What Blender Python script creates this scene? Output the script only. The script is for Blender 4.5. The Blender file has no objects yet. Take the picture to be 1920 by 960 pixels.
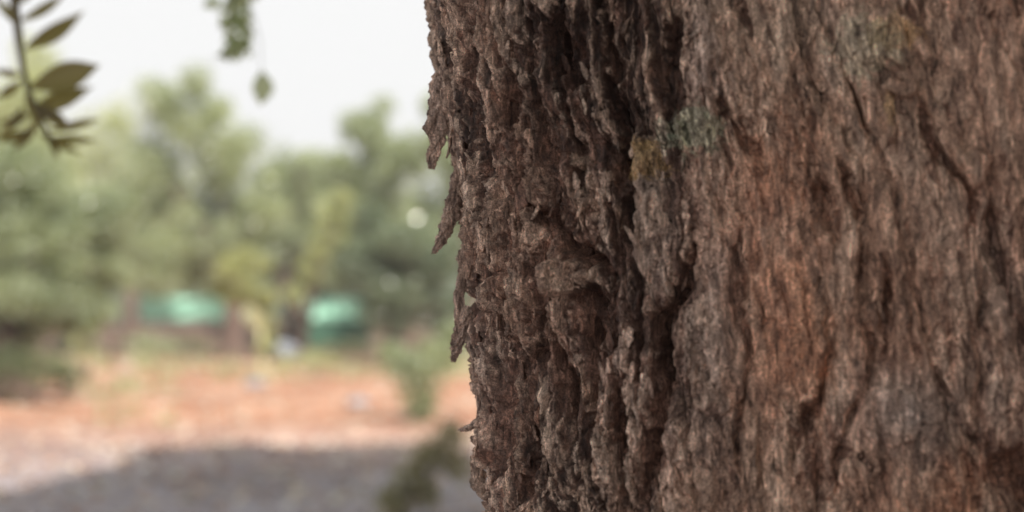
import bpy, math, random
import numpy as np

# ------------------------------------------------------------------ camera
sc = bpy.context.scene
F = 2667.0                      # focal length in pixels of the 1920 wide frame
CAMZ = 1.15
HORIZ = 560.0                   # pixel row of the horizon
PITCH = math.atan((HORIZ - 480.0) / F)
cam_d = bpy.data.cameras.new('camera')
cam = bpy.data.objects.new('camera', cam_d)
sc.collection.objects.link(cam)
sc.camera = cam
cam.location = (0, 0, CAMZ)
cam.rotation_euler = (math.pi / 2 + PITCH, 0, 0)
cam_d.sensor_width = 36
cam_d.lens = 50
cam_d.clip_start = 0.05
cam_d.clip_end = 2000
cam_d.dof.use_dof = True
cam_d.dof.focus_distance = 0.95
cam_d.dof.aperture_fstop = 3.45
cam_d.dof.aperture_blades = 0

# ------------------------------------------------------------------ light
SUN_EL = math.radians(43)
SUN_AZ = math.radians(34)       # the sun stands behind the camera, a little to the right
sun_from = np.array([math.sin(SUN_AZ) * math.cos(SUN_EL), -math.cos(SUN_AZ) * math.cos(SUN_EL), math.sin(SUN_EL)])
w = bpy.data.worlds.new("World")
sc.world = w
w.use_nodes = True
wn, wl = w.node_tree.nodes, w.node_tree.links
bg = wn['Background']
sky = wn.new('ShaderNodeTexSky')
sky.sky_type = 'NISHITA'
sky.sun_disc = False
sky.sun_elevation = SUN_EL
sky.sun_rotation = math.pi - SUN_AZ
sky.air_density = 1.0
sky.dust_density = 3.0
hs = wn.new('ShaderNodeHueSaturation')
hs.inputs['Saturation'].default_value = 0.8
hs.inputs['Value'].default_value = 1.8
wl.new(sky.outputs[0], hs.inputs['Color'])
wl.new(hs.outputs[0], bg.inputs['Color'])
bg.inputs['Strength'].default_value = 0.125
cap = wn.new('ShaderNodeMix'); cap.data_type = 'RGBA'; cap.blend_type = 'DARKEN'; cap.inputs[0].default_value = 1
cap.inputs[7].default_value = (2.74, 2.74, 2.75, 1)          # thin white haze evens the sky out
wl.new(hs.outputs[0], cap.inputs[6]); wl.new(cap.outputs[2], bg.inputs['Color'])
sun_d = bpy.data.lights.new('sun', 'SUN')
sun_d.energy = 3.0
sun_d.angle = math.radians(0.6)
sun_d.color = (1.0, 0.93, 0.84)
sun = bpy.data.objects.new('sun', sun_d)
sc.collection.objects.link(sun)
from mathutils import Vector
sun.rotation_euler = Vector(sun_from).to_track_quat('Z', 'Y').to_euler()
sun.location = (3, -6, 12)

sc.view_settings.view_transform = 'Standard'
sc.view_settings.look = 'None'
sc.view_settings.exposure = 1.5
sc.view_settings.gamma = 1
sc.render.engine = 'CYCLES'
sc.cycles.use_denoising = True
sc.cycles.max_bounces = 8
sc.cycles.adaptive_threshold = 0.004
sc.cycles.transparent_max_bounces = 8

RNG = np.random.default_rng(7)
random.seed(7)

# ------------------------------------------------------------------ helpers
def P(px, py, d):
    """point at forward distance d seen at (px, py) of the 1920x960 photograph"""
    a = PITCH + math.atan((480.0 - py) / F)
    return np.array([(px - 960.0) / F * d, d, CAMZ + d * math.tan(a)])

def dist_at(py):
    return CAMZ * F / (py - HORIZ)

def hash2(ix, iy, seed):
    h = (ix.astype(np.int64) * 374761393 + iy.astype(np.int64) * 668265263 + seed * 1442695041) & 0xFFFFFFFF
    h = ((h ^ (h >> 13)) * 1274126177) & 0xFFFFFFFF
    h = (h ^ (h >> 16)) & 0xFFFFFFFF
    return h

def perlin(x, y, seed=0):
    x0 = np.floor(x); y0 = np.floor(y)
    fx = x - x0; fy = y - y0
    ix = x0.astype(np.int64); iy = y0.astype(np.int64)
    u = fx * fx * fx * (fx * (fx * 6 - 15) + 10)
    v = fy * fy * fy * (fy * (fy * 6 - 15) + 10)
    def g(dx, dy):
        a = hash2(ix + dx, iy + dy, seed) * (2 * math.pi / 4294967296.0)
        return np.cos(a) * (fx - dx) + np.sin(a) * (fy - dy)
    a = g(0, 0); b = g(1, 0); c = g(0, 1); d = g(1, 1)
    return ((a + (b - a) * u) * (1 - v) + (c + (d - c) * u) * v) * 1.5

def fbm(x, y, seed=0, octs=3, gain=0.5):
    s = 0; a = 1.0; t = 0
    for k in range(octs):
        s = s + a * perlin(x * 2 ** k, y * 2 ** k, seed + 17 * k); t += a; a *= gain
    return s / t

def worley(x, y, seed=0):
    """F1, F2-F1 and a random number per cell"""
    x0 = np.floor(x).astype(np.int64); y0 = np.floor(y).astype(np.int64)
    f1 = np.full(x.shape, 9.0); f2 = np.full(x.shape, 9.0); cid = np.zeros(x.shape)
    for dx in (-1, 0, 1):
        for dy in (-1, 0, 1):
            h = hash2(x0 + dx, y0 + dy, seed)
            px = x0 + dx + (h & 0xFFFF) / 65536.0
            py = y0 + dy + (h >> 16) / 65536.0
            d = np.hypot(x - px, y - py)
            near = d < f1
            f2 = np.where(near, f1, np.minimum(f2, d))
            cid = np.where(near, ((h * 2654435761) & 0xFFFF) / 65536.0, cid)
            f1 = np.where(near, d, f1)
    return f1, f2 - f1, cid

def sstep(a, b, x):
    t = np.clip((x - a) / (b - a), 0, 1)
    return t * t * (3 - 2 * t)

def mesh_obj(name, verts, quads, mat, parent=None, smooth=False, attrs=None, tris=None):
    verts = np.asarray(verts, dtype=np.float32)
    me = bpy.data.meshes.new(name)
    nq = 0 if quads is None else len(quads); nt = 0 if tris is None else len(tris)
    me.vertices.add(len(verts)); me.vertices.foreach_set('co', verts.ravel())
    me.loops.add(nq * 4 + nt * 3)
    idx = []
    if nq: idx.append(np.asarray(quads).ravel())
    if nt: idx.append(np.asarray(tris).ravel())
    me.loops.foreach_set('vertex_index', np.concatenate(idx).astype(np.int32))
    me.polygons.add(nq + nt)
    starts = np.concatenate([np.arange(nq) * 4, nq * 4 + np.arange(nt) * 3]).astype(np.int32)
    me.polygons.foreach_set('loop_start', starts)
    me.polygons.foreach_set('use_smooth', np.full(nq + nt, smooth))
    me.update(calc_edges=True)
    me.validate()
    for k, v in (attrs or {}).items():
        v = np.asarray(v, dtype=np.float32)
        if v.ndim == 1:
            a = me.attributes.new(k, 'FLOAT', 'POINT'); a.data.foreach_set('value', v)
        else:
            a = me.attributes.new(k, 'FLOAT_VECTOR', 'POINT'); a.data.foreach_set('vector', v.ravel())
    o = bpy.data.objects.new(name, me)
    if mat: me.materials.append(mat)
    sc.collection.objects.link(o)
    if parent: o.parent = parent
    return o

def thing(name, label, cat, loc, group=None):
    o = bpy.data.objects.new(name, None)
    sc.collection.objects.link(o)
    o.empty_display_size = 0.2
    o.location = tuple(float(c) for c in loc)
    o['label'] = label; o['category'] = cat
    if group: o['group'] = group
    return o

def tag(o, label=None, cat=None, group=None, kind=None):
    if label: o['label'] = label
    if cat: o['category'] = cat
    if group: o['group'] = group
    if kind: o['kind'] = kind
    return o

def grid_quads(nu, nv, base=0, closed=False):
    """nu columns, nv rows, index = j*nu+i ; closed wraps i"""
    i = np.arange(nu if closed else nu - 1); j = np.arange(nv - 1)
    I, J = np.meshgrid(i, j)
    I2 = (I + 1) % nu
    q = np.stack([J * nu + I, J * nu + I2, (J + 1) * nu + I2, (J + 1) * nu + I], -1).reshape(-1, 4)
    return q + base

class MB:
    def __init__(s): s.v = []; s.q = []; s.t = []; s.n = 0; s.a = []
    def add(s, v, q=None, t=None, a=None):
        v = np.asarray(v, float)
        s.v.append(v)
        if q is not None and len(q): s.q.append(np.asarray(q) + s.n)
        if t is not None and len(t): s.t.append(np.asarray(t) + s.n)
        s.a.append(np.full(len(v), 0.5) if a is None else np.asarray(a))
        s.n += len(v)
    def tube(s, pts, rad, n=8, rough=0.0, seed=0, a=None):
        pts = np.asarray(pts, float); m = len(pts)
        rad = np.full(m, rad) if np.isscalar(rad) else np.asarray(rad, float)
        tan = np.gradient(pts, axis=0); tan /= np.linalg.norm(tan, axis=1)[:, None] + 1e-9
        ref = np.array([0.31, 0.17, 0.93]) if abs(tan[0][2]) < 0.9 else np.array([0.93, 0.2, 0.1])
        b1 = np.cross(tan, ref); b1 /= np.linalg.norm(b1, axis=1)[:, None]
        b2 = np.cross(tan, b1)
        th = np.arange(n) * 2 * math.pi / n
        r = rad[:, None] * np.ones((m, n))
        if rough:
            J, I = np.meshgrid(np.arange(m), th, indexing='ij')
            r = r * (1 + rough * (perlin(np.cos(I) * 1.7 + J * .35, np.sin(I) * 1.7 + 5, seed) + .6 * perlin(np.cos(I) * 4 + J * .5, np.sin(I) * 4, seed + 3)))
        v = pts[:, None] + r[..., None] * (np.cos(th)[None, :, None] * b1[:, None] + np.sin(th)[None, :, None] * b2[:, None])
        v = v.reshape(-1, 3)
        q = grid_quads(n, m, 0, True)
        c0 = len(v); v = np.vstack([v, pts[0], pts[-1]])
        t = [(c0, (k + 1) % n, k) for k in range(n)] + [(c0 + 1, (m - 1) * n + k, (m - 1) * n + (k + 1) % n) for k in range(n)]
        s.add(v, q, t, None if a is None else np.full(len(v), a))
    def box(s, lo, hi):
        x0, y0, z0 = lo; x1, y1, z1 = hi
        v = [(x0,y0,z0),(x1,y0,z0),(x1,y1,z0),(x0,y1,z0),(x0,y0,z1),(x1,y0,z1),(x1,y1,z1),(x0,y1,z1)]
        q = [(0,3,2,1),(4,5,6,7),(0,1,5,4),(1,2,6,5),(2,3,7,6),(3,0,4,7)]
        s.add(v, q)
    def build(s, name, mat, parent=None, smooth=False, origin=None):
        v = np.vstack(s.v)
        if origin is not None: v = v - np.asarray(origin)
        q = np.vstack(s.q) if s.q else None
        t = np.vstack(s.t) if s.t else None
        return mesh_obj(name, v, q, mat, parent, smooth, {'tint': np.concatenate(s.a)}, t)

# ------------------------------------------------------------------ materials
def new_mat(name):
    m = bpy.data.materials.new(name); m.use_nodes = True
    nt = m.node_tree; nt.nodes.clear()
    out = nt.nodes.new('ShaderNodeOutputMaterial')
    return m, nt, out

def N(nt, t, **kw):
    n = nt.nodes.new(t)
    for k, v in kw.items():
        if k.startswith('i_'):
            n.inputs[k[2:].replace('_', ' ')].default_value = v
        else: setattr(n, k, v)
    return n

def ramp(nt, fac, stops):
    r = nt.nodes.new('ShaderNodeValToRGB')
    e = r.color_ramp.elements
    while len(e) > 1: e.remove(e[0])
    e[0].position = stops[0][0]; e[0].color = (*stops[0][1], 1)
    for p, c in stops[1:]:
        k = e.new(p); k.color = (*c, 1)
    nt.links.new(fac, r.inputs[0])
    return r.outputs[0]

def mix(nt, fac, a, b, mode='MIX'):
    m = nt.nodes.new('ShaderNodeMix'); m.data_type = 'RGBA'; m.blend_type = mode
    for sock, val in ((0, fac), (6, a), (7, b)):
        if hasattr(val, 'links'): nt.links.new(val, m.inputs[sock])
        elif sock == 0: m.inputs[0].default_value = val
        else: m.inputs[sock].default_value = (*val, 1)
    return m.outputs[2]

def attr(nt, name):
    a = nt.nodes.new('ShaderNodeAttribute'); a.attribute_name = name
    return a

def noise(nt, vec, scale, detail=4, rough=0.55, dist=0.0):
    n = nt.nodes.new('ShaderNodeTexNoise')
    n.inputs['Scale'].default_value = scale; n.inputs['Detail'].default_value = detail
    n.inputs['Roughness'].default_value = rough; n.inputs['Distortion'].default_value = dist
    if vec is not None: nt.links.new(vec, n.inputs['Vector'])
    return n.outputs[0]

def leaf_mat(name, top, top2, under, trans=0.35, tcol=(0.22, 0.26, 0.05), rough=0.5):
    m, nt, out = new_mat(name)
    t = attr(nt, 'tint').outputs['Fac']
    col = ramp(nt, t, [(0, top), (1, top2)])
    geo = N(nt, 'ShaderNodeNewGeometry')
    col = mix(nt, geo.outputs['Backfacing'], col, under)
    p = N(nt, 'ShaderNodeBsdfPrincipled'); p.inputs['Roughness'].default_value = rough
    nt.links.new(col, p.inputs['Base Color'])
    tr = N(nt, 'ShaderNodeBsdfTranslucent'); tr.inputs[0].default_value = (*tcol, 1)
    ms = N(nt, 'ShaderNodeMixShader'); ms.inputs[0].default_value = trans
    nt.links.new(p.outputs[0], ms.inputs[1]); nt.links.new(tr.outputs[0], ms.inputs[2])
    nt.links.new(ms.outputs[0], out.inputs[0])
    return m

def simple_mat(name, c1, c2, scale=8, rough=0.8, bump=0.0, vecscale=(1, 1, 1)):
    m, nt, out = new_mat(name)
    tc = N(nt, 'ShaderNodeTexCoord')
    mp = N(nt, 'ShaderNodeMapping'); mp.inputs['Scale'].default_value = vecscale
    nt.links.new(tc.outputs['Object'], mp.inputs[0])
    f = noise(nt, mp.outputs[0], scale, 5)
    p = N(nt, 'ShaderNodeBsdfPrincipled'); p.inputs['Roughness'].default_value = rough
    nt.links.new(ramp(nt, f, [(0.3, c1), (0.7, c2)]), p.inputs['Base Color'])
    if bump:
        b = N(nt, 'ShaderNodeBump'); b.inputs['Strength'].default_value = bump; b.inputs['Distance'].default_value = 0.02
        nt.links.new(f, b.inputs['Height']); nt.links.new(b.outputs[0], p.inputs['Normal'])
    nt.links.new(p.outputs[0], out.inputs[0])
    return m

M_OLIVE = leaf_mat('olive_leaves', (0.07, 0.10, 0.05), (0.38, 0.42, 0.20), (0.44, 0.49, 0.37), 0.33, (0.54, 0.60, 0.24), .25)
M_OLIVE_PALE = leaf_mat('pale_leaves', (0.26, 0.30, 0.12), (0.48, 0.50, 0.24), (0.48, 0.51, 0.36), 0.42, (0.66, 0.68, 0.28), .25)
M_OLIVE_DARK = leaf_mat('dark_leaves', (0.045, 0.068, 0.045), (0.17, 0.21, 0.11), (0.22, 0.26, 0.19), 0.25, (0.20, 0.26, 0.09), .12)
M_MID = leaf_mat('mid_leaves', (0.07, 0.10, 0.05), (0.30, 0.34, 0.18), (0.36, 0.41, 0.30), 0.32, (0.45, 0.51, 0.18), .25)
M_NEAR = leaf_mat('near_leaves', (0.085, 0.080, 0.030), (0.16, 0.13, 0.05), (0.17, 0.14, 0.07), 0.5, (0.36, 0.31, 0.09), 0.45)
M_CROWN = leaf_mat('crown_leaves', (0.05, 0.07, 0.03), (0.11, 0.13, 0.05), (0.13, 0.15, 0.08), 0.15, (0.10, 0.13, 0.03))
M_SHRUB = leaf_mat('shrub_leaves', (0.09, 0.10, 0.045), (0.20, 0.20, 0.09), (0.20, 0.20, 0.12), 0.25, (0.22, 0.22, 0.07))
M_SPRAY = leaf_mat('spray_leaves', (0.17, 0.21, 0.12), (0.38, 0.42, 0.26), (0.42, 0.48, 0.36), 0.55, (0.72, 0.78, 0.42))
M_DRY = leaf_mat('dry_shrub_leaves', (0.20, 0.18, 0.08), (0.34, 0.30, 0.15), (0.36, 0.33, 0.2), 0.3, (0.34, 0.3, 0.1))
M_GRASS = leaf_mat('grass_blades', (0.20, 0.22, 0.09), (0.42, 0.40, 0.24), (0.38, 0.38, 0.22), 0.3, (0.35, 0.36, 0.12))
M_BARKFAR = simple_mat('far_bark', (0.07, 0.045, 0.035), (0.15, 0.10, 0.08), 14, 0.9, 0.8, (1, 1, .3))
M_PALESTEM = simple_mat('pale_stem', (0.38, 0.36, 0.20), (0.55, 0.52, 0.32), 10, 0.8, 0.4, (1, 1, .3))
M_TWIG = simple_mat('twig_bark', (0.13, 0.11, 0.055), (0.20, 0.17, 0.09), 60, 0.8, 0.3)

# ------------------------------------------------------------------ the setting: ground
def ground_z(x, y):
    x = np.asarray(x, float); y = np.asarray(y, float)
    z = 0.05 * perlin(x * .22, y * .22, 3) + 0.02 * perlin(x * .9, y * .9, 4)
    return z * np.clip(60 / (np.hypot(x, y) + 1), 0, 1)

m, nt, out = new_mat('red_soil')
tc = N(nt, 'ShaderNodeTexCoord').outputs['Object']
big = noise(nt, tc, 0.16, 4, 0.6)
mid = noise(nt, tc, 1.3, 6, 0.7)
fine = noise(nt, tc, 11, 6, 0.75)
c = ramp(nt, mid, [(0.32, (0.17, 0.075, 0.045)), (0.45, (0.34, 0.145, 0.078)), (0.57, (0.44, 0.225, 0.135)), (0.70, (0.53, 0.41, 0.33))])
c = mix(nt, ramp(nt, big, [(0.48, (0, 0, 0)), (0.68, (.7, .7, .7))]), c, (0.47, 0.33, 0.26))
# towards the old tree: grey dry litter, darkened and blued for the crown's shadow
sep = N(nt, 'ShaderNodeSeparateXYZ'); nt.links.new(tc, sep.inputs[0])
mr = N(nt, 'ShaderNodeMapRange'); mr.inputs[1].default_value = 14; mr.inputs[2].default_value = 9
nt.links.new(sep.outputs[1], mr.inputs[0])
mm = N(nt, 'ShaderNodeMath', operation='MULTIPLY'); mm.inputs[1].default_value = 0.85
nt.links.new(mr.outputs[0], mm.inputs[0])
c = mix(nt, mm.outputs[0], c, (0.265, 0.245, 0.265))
mr2 = N(nt, 'ShaderNodeMapRange'); mr2.inputs[1].default_value = 25.5; mr2.inputs[2].default_value = 28  # far soil painted dark for the shade under the grove
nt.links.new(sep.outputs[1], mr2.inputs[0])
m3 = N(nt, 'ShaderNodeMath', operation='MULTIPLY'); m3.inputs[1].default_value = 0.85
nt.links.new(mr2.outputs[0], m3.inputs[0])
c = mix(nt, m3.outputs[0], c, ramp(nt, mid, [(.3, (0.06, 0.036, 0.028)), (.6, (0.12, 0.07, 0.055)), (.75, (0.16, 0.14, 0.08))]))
c = mix(nt, 1.0, c, ramp(nt, noise(nt, tc, .8, 5, .75, .5), [(.3, (0.52, 0.46, 0.46)), (.5, (1, 1, 1)), (.66, (1.3, 1.36, 1.42))]), 'MULTIPLY')
c = mix(nt, 0.55, c, ramp(nt, fine, [(0.3, (0.25, 0.25, 0.25)), (0.7, (0.9, 0.9, 0.9))]), 'OVERLAY')
p = N(nt, 'ShaderNodeBsdfPrincipled'); p.inputs['Roughness'].default_value = 0.95
nt.links.new(c, p.inputs['Base Color'])
b = N(nt, 'ShaderNodeBump'); b.inputs['Strength'].default_value = 0.9; b.inputs['Distance'].default_value = 0.05
nt.links.new(fine, b.inputs['Height']); nt.links.new(b.outputs[0], p.inputs['Normal'])
nt.links.new(p.outputs[0], out.inputs[0])
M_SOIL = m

ax = np.concatenate([-np.geomspace(700, 30, 22)[:-1], np.linspace(-30, 30, 181), np.geomspace(30, 700, 22)[1:]])
ay = np.concatenate([-np.geomspace(400, 10, 16)[:-1], np.linspace(-10, 60, 211), np.geomspace(60, 900, 22)[1:]])
X, Y = np.meshgrid(ax, ay)
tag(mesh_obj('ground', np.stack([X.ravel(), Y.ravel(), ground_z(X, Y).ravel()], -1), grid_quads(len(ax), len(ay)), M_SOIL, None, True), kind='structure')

# pebbles and clods, beyond counting
def scatter_stones(name, n, xr, yr, smin, smax, mat, seed, label):
    r = np.random.default_rng(seed)
    oct_v = np.array([(1,0,0),(-1,0,0),(0,1,0),(0,-1,0),(0,0,1),(0,0,-1)], float)
    oct_t = np.array([(0,2,4),(2,1,4),(1,3,4),(3,0,4),(2,0,5),(1,2,5),(3,1,5),(0,3,5)])
    y = r.uniform(yr[0], yr[1], n); x = (r.uniform(xr[0], xr[1], n) - 960) / F * y
    s = smin * (smax / smin) ** (r.random(n) ** 2.2)
    V = oct_v[None] * (s[:, None, None] * r.uniform(.6, 1.3, (n, 6, 1))) * np.array([1, 1, .6])
    V = V + np.stack([x, y, ground_z(x, y) + s * .15], -1)[:, None]
    T = oct_t[None] + 6 * np.arange(n)[:, None, None]
    tint = np.repeat(r.random(n), 6)
    return tag(mesh_obj(name, V.reshape(-1, 3), None, mat, None, False, {'tint': tint}, T.reshape(-1, 3)), label, None, None, 'stuff')

m, nt, out = new_mat('pebble')
p = N(nt, 'ShaderNodeBsdfPrincipled'); p.inputs['Roughness'].default_value = 0.85
nt.links.new(ramp(nt, attr(nt, 'tint').outputs['Fac'], [(0, (0.22, 0.13, 0.09)), (0.5, (0.42, 0.27, 0.19)), (0.9, (0.52, 0.44, 0.36)), (1, (0.68, 0.63, 0.55))]), p.inputs['Base Color'])
nt.links.new(p.outputs[0], out.inputs[0])
M_PEB = m
def litter(n, seed):
    r = np.random.default_rng(seed)
    y = 26 * r.random(n) ** .7 + 3; x = (r.uniform(-900, 2300, n) - 960) / F * y
    a = r.uniform(0, 6.28, n); L = r.uniform(.02, .055, n); Wd = L * r.uniform(.3, .6, n)
    ax_ = np.stack([np.cos(a), np.sin(a), r.normal(0, .35, n)], -1) * L[:, None]; b_ = np.stack([-np.sin(a), np.cos(a), r.normal(0, .35, n)], -1) * Wd[:, None]
    c = np.stack([x, y, ground_z(x, y) + .014], -1)
    V = np.stack([c - ax_, c + b_, c + ax_, c - b_], 1).reshape(-1, 3)
    return tag(mesh_obj('leaf_litter', V, np.arange(n * 4).reshape(-1, 4), M_PEB, None, False, {'tint': np.repeat(r.random(n) ** .7, 4)}), 'dry fallen leaves scattered over the soil', None, None, 'stuff')
litter(12000, 12)
scatter_stones('gravel', 14000, (-900, 2300), (4, 26), 0.008, 0.045, M_PEB, 11, 'small pebbles and clods strewn over the red soil')

# ------------------------------------------------------------------ leaves
def leaf_cloud(centers, radii, n, size, rng, aspect=0.28, up=0.0, shell=0.55, droop=0.25, quads=None):
    """rhombic leaves inside a set of ellipsoids; returns verts, quads, tint"""
    centers = np.asarray(centers, float); radii = np.asarray(radii, float)
    wgt = radii.prod(1) ** (2 / 3); k = rng.choice(len(centers), n, p=wgt / wgt.sum())
    d = rng.normal(size=(n, 3)); d /= np.linalg.norm(d, axis=1)[:, None]
    r = shell + (1 - shell) * rng.random(n) ** 0.7
    r = r * (1 + 0.22 * rng.normal(size=n) * (rng.random(n) < .4))
    pos = centers[k] + d * r[:, None] * radii[k]
    a = d * 0.7 + rng.normal(size=(n, 3)) * 0.8; a[:, 2] -= droop
    a /= np.linalg.norm(a, axis=1)[:, None]
    b = rng.normal(size=(n, 3)); b[:, 2] *= .6; b -= (b * a).sum(1)[:, None] * a; b /= np.linalg.norm(b, axis=1)[:, None]
    L = size * rng.uniform(.6, 1.4, n)[:, None]; W = L * aspect
    V = np.stack([pos - a * L * .5, pos + b * W * .5 - a * L * .05, pos + a * L * .5, pos - b * W * .5 - a * L * .05], 1)
    clump = rng.random(len(centers))
    tint = np.clip(0.4 * rng.random(n) + 0.65 * clump[k], 0, 1)
    return V.reshape(-1, 3), np.arange(n * 4).reshape(-1, 4), np.repeat(tint, 4)

def limb_path(a, b, rng, n=7, sag=0.12):
    a = np.asarray(a, float); b = np.asarray(b, float)
    t = np.linspace(0, 1, n)[:, None]
    L = np.linalg.norm(b - a)
    p = a + (b - a) * t
    p[:, 2] += (np.sin(t[:, 0] * math.pi) * L * sag)
    j = rng.normal(size=(n, 3)) * L * .035; j[0] = 0; j[-1] = 0
    return p + j

def grove_tree(px, d, crowns, label, mat, n_leaf, leaf=0.12, stem_px=None, trunk_r=0.16, fork=0.9, seed=0, name='olive_tree', group='olive trees of the grove', stem_mat=None, lean=0.0):
    """crowns: list of (px, py, rx_px, ry_px) ellipses seen in the photograph; they get a real depth around distance d"""
    rng = np.random.default_rng(seed)
    stem_px = px if stem_px is None else stem_px
    bx = (stem_px - 960) / F * d
    base = np.array([bx, d, float(ground_z(bx, d))])
    t = thing(name, label, 'tree', base, group)
    cs, rs = [], []
    for (cx, cy, rx, ry) in crowns:
        rx *= 1.14; ry *= 1.16
        Rx = rx / F * d; Rz = ry / F * d
        c0 = P(cx, cy, d)
        m_ = max(6, int(8 + Rx * Rz * 4))
        for q in range(m_):
            v = rng.normal(size=3); v /= np.linalg.norm(v); v *= rng.random() ** .4 * .75
            f_ = rng.uniform(.22, .5)
            cs.append(c0 + v * np.array([Rx, Rx * .95, Rz]))
            rs.append([(Rx * .6 + Rz * .4) * f_, Rx * f_, max((Rz * .6 + Rx * .4) * f_, .12)])
    cs = np.array(cs); rs = np.array(rs)
    V, Q, tint = leaf_cloud(cs, rs, int(n_leaf * 2.8), leaf, rng, shell=.3)
    mesh_obj('crown', V - base, Q, mat, t, False, {'tint': tint})
    mb = MB()
    topz = cs[:, 2].mean()
    fk = base + np.array([lean, 0, min(fork, (topz - base[2]) * .6)])
    mb.tube(np.array([base + [0, 0, -.05], base + [0, 0, .12], base * .5 + fk * .5 + [rng.normal() * .04, 0, 0], fk]),
            [trunk_r * 1.5, trunk_r * 1.1, trunk_r * .9, trunk_r * .75], 10, .25, seed)
    for q in rng.choice(len(cs), min(len(cs), 9), replace=False):
        pth = limb_path(fk - [0, 0, .05], cs[q], rng)
        mb.tube(pth, np.linspace(trunk_r * .5, trunk_r * .08, len(pth)), 6, .1, seed)
    mb.build('trunk', stem_mat or M_BARKFAR, t, True, base)
    return t

# --- the grove
grove_tree(60, 16, [(70, 420, 175, 120), (10, 350, 120, 75), (165, 470, 95, 95), (60, 550, 160, 72), (205, 380, 65, 80), (-60, 450, 110, 120), (140, 590, 70, 50), (-30, 590, 60, 50)],
           'big grey-green olive tree at the left edge of the photo, in front of the others', M_MID, 15000, .085, 22, .22, 1.2, 1)
grove_tree(20, 30, [(30, 160, 85, 85), (-40, 240, 130, 130), (80, 280, 90, 90)],
           'tall pale olive tree behind the dark hanging leaves at top left', M_OLIVE_PALE, 7000, .13, 90, .2, 1.4, 2)
grove_tree(330, 27, [(300, 195, 70, 72), (385, 200, 74, 78), (400, 290, 95, 80), (290, 340, 95, 95), (420, 400, 100, 90), (310, 470, 105, 85), (400, 490, 90, 60), (240, 420, 80, 90), (455, 330, 62, 62), (470, 400, 60, 60)],
           'tallest olive tree, its rounded top rising into the sky at left centre', M_OLIVE, 13000, .12, 440, .2, 1.3, 3)
grove_tree(575, 34, [(575, 315, 55, 52), (555, 390, 95, 75), (580, 480, 90, 70), (520, 460, 70, 60), (525, 355, 50, 55), (555, 300, 40, 40)],
           'lower rounded olive tree in the dip between two taller trees', M_OLIVE, 8000, .13, 547, .24, 1.0, 4)
grove_tree(700, 30, [(690, 228, 66, 68), (665, 330, 78, 80), (740, 320, 75, 85), (700, 410, 105, 85), (640, 430, 70, 70)],
           'olive tree with a narrow top in the middle of the grove', M_OLIVE, 9000, .13, 740, .18, 1.3, 5)
grove_tree(840, 28, [(815, 245, 70, 66), (870, 340, 85, 90), (830, 400, 80, 80), (930, 300, 90, 110)],
           'olive tree half hidden behind the big bark trunk', M_OLIVE, 9000, .12, 890, .2, 1.2, 6)
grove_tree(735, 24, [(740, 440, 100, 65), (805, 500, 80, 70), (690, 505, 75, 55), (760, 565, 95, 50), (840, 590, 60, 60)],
           'low tree in shade-darkened green beside the big bark trunk', M_OLIVE_DARK, 8000, .10, 770, .15, .9, 7)  # dark leaf colour stands in for the shade on this tree
grove_tree(250, 38, [(205, 270, 80, 85), (190, 350, 85, 90), (290, 420, 100, 110), (160, 420, 80, 90), (460, 460, 80, 80)],
           'pale olive tree in the gap between the left tree and the tallest one', M_OLIVE_PALE, 7000, .15, 245, .2, 1.4, 8)
grove_tree(600, 25, [(640, 385, 34, 34), (612, 430, 34, 40), (590, 480, 30, 36), (572, 520, 26, 34), (552, 560, 22, 30), (650, 440, 26, 34)],
           'slender pale yellow-green tree right of the sapling', M_OLIVE_PALE, 3500, .10, 575, .06, .7, 9, 'young_tree', 'young trees of the grove')
sap = grove_tree(470, 22, [(452, 500, 46, 40), (485, 545, 40, 40), (492, 590, 26, 40), (430, 545, 30, 26), (500, 640, 20, 28)],
           'small yellow-green sapling with a pale stem between the green tarps', leaf_mat('sapling_leaves', (0.20, 0.22, 0.08), (0.42, 0.43, 0.18), (0.38, 0.40, 0.2), 0.35, (0.5, 0.5, 0.15)), 2600, .08, 490, .055, .8, 10, 'young_tree', 'young trees of the grove', M_PALESTEM)
grove_tree(150, 20, [(165, 560, 32, 60), (160, 640, 22, 36)],
           'thin pale shoot standing beside the left olive tree', M_OLIVE_PALE, 900, .07, 165, .03, .35, 12, 'young_tree', 'young trees of the grove')
grove_tree(390, 44, [(380, 500, 90, 70), (330, 520, 80, 40), (440, 480, 80, 70)], 'squat olive tree behind the netting, seen under the crown of the tallest tree', M_OLIVE, 5000, .17, 400, .22, .8, 21)
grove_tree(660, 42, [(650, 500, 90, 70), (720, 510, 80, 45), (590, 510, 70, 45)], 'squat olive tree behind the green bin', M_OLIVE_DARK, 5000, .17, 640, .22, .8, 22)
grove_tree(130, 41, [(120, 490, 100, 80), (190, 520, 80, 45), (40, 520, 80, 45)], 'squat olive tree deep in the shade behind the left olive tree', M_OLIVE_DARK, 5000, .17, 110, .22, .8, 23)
rng = np.random.default_rng(881)
uc = []; ur = []
for k in range(150):
    y_ = rng.uniform(56, 78); x_ = (rng.uniform(-500, 1500) - 960) / F * y_; f_ = rng.uniform(.6, 1.3)
    uc.append([x_, y_, f_ * .55]); ur.append([f_ * 1.3, f_, f_])
Vu, Qu, tu = leaf_cloud(uc, ur, 42000, .22, rng, .45, shell=.2)
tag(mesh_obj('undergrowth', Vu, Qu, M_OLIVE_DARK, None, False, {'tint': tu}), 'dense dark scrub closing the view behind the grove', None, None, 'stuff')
uc = []; ur = []
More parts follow.
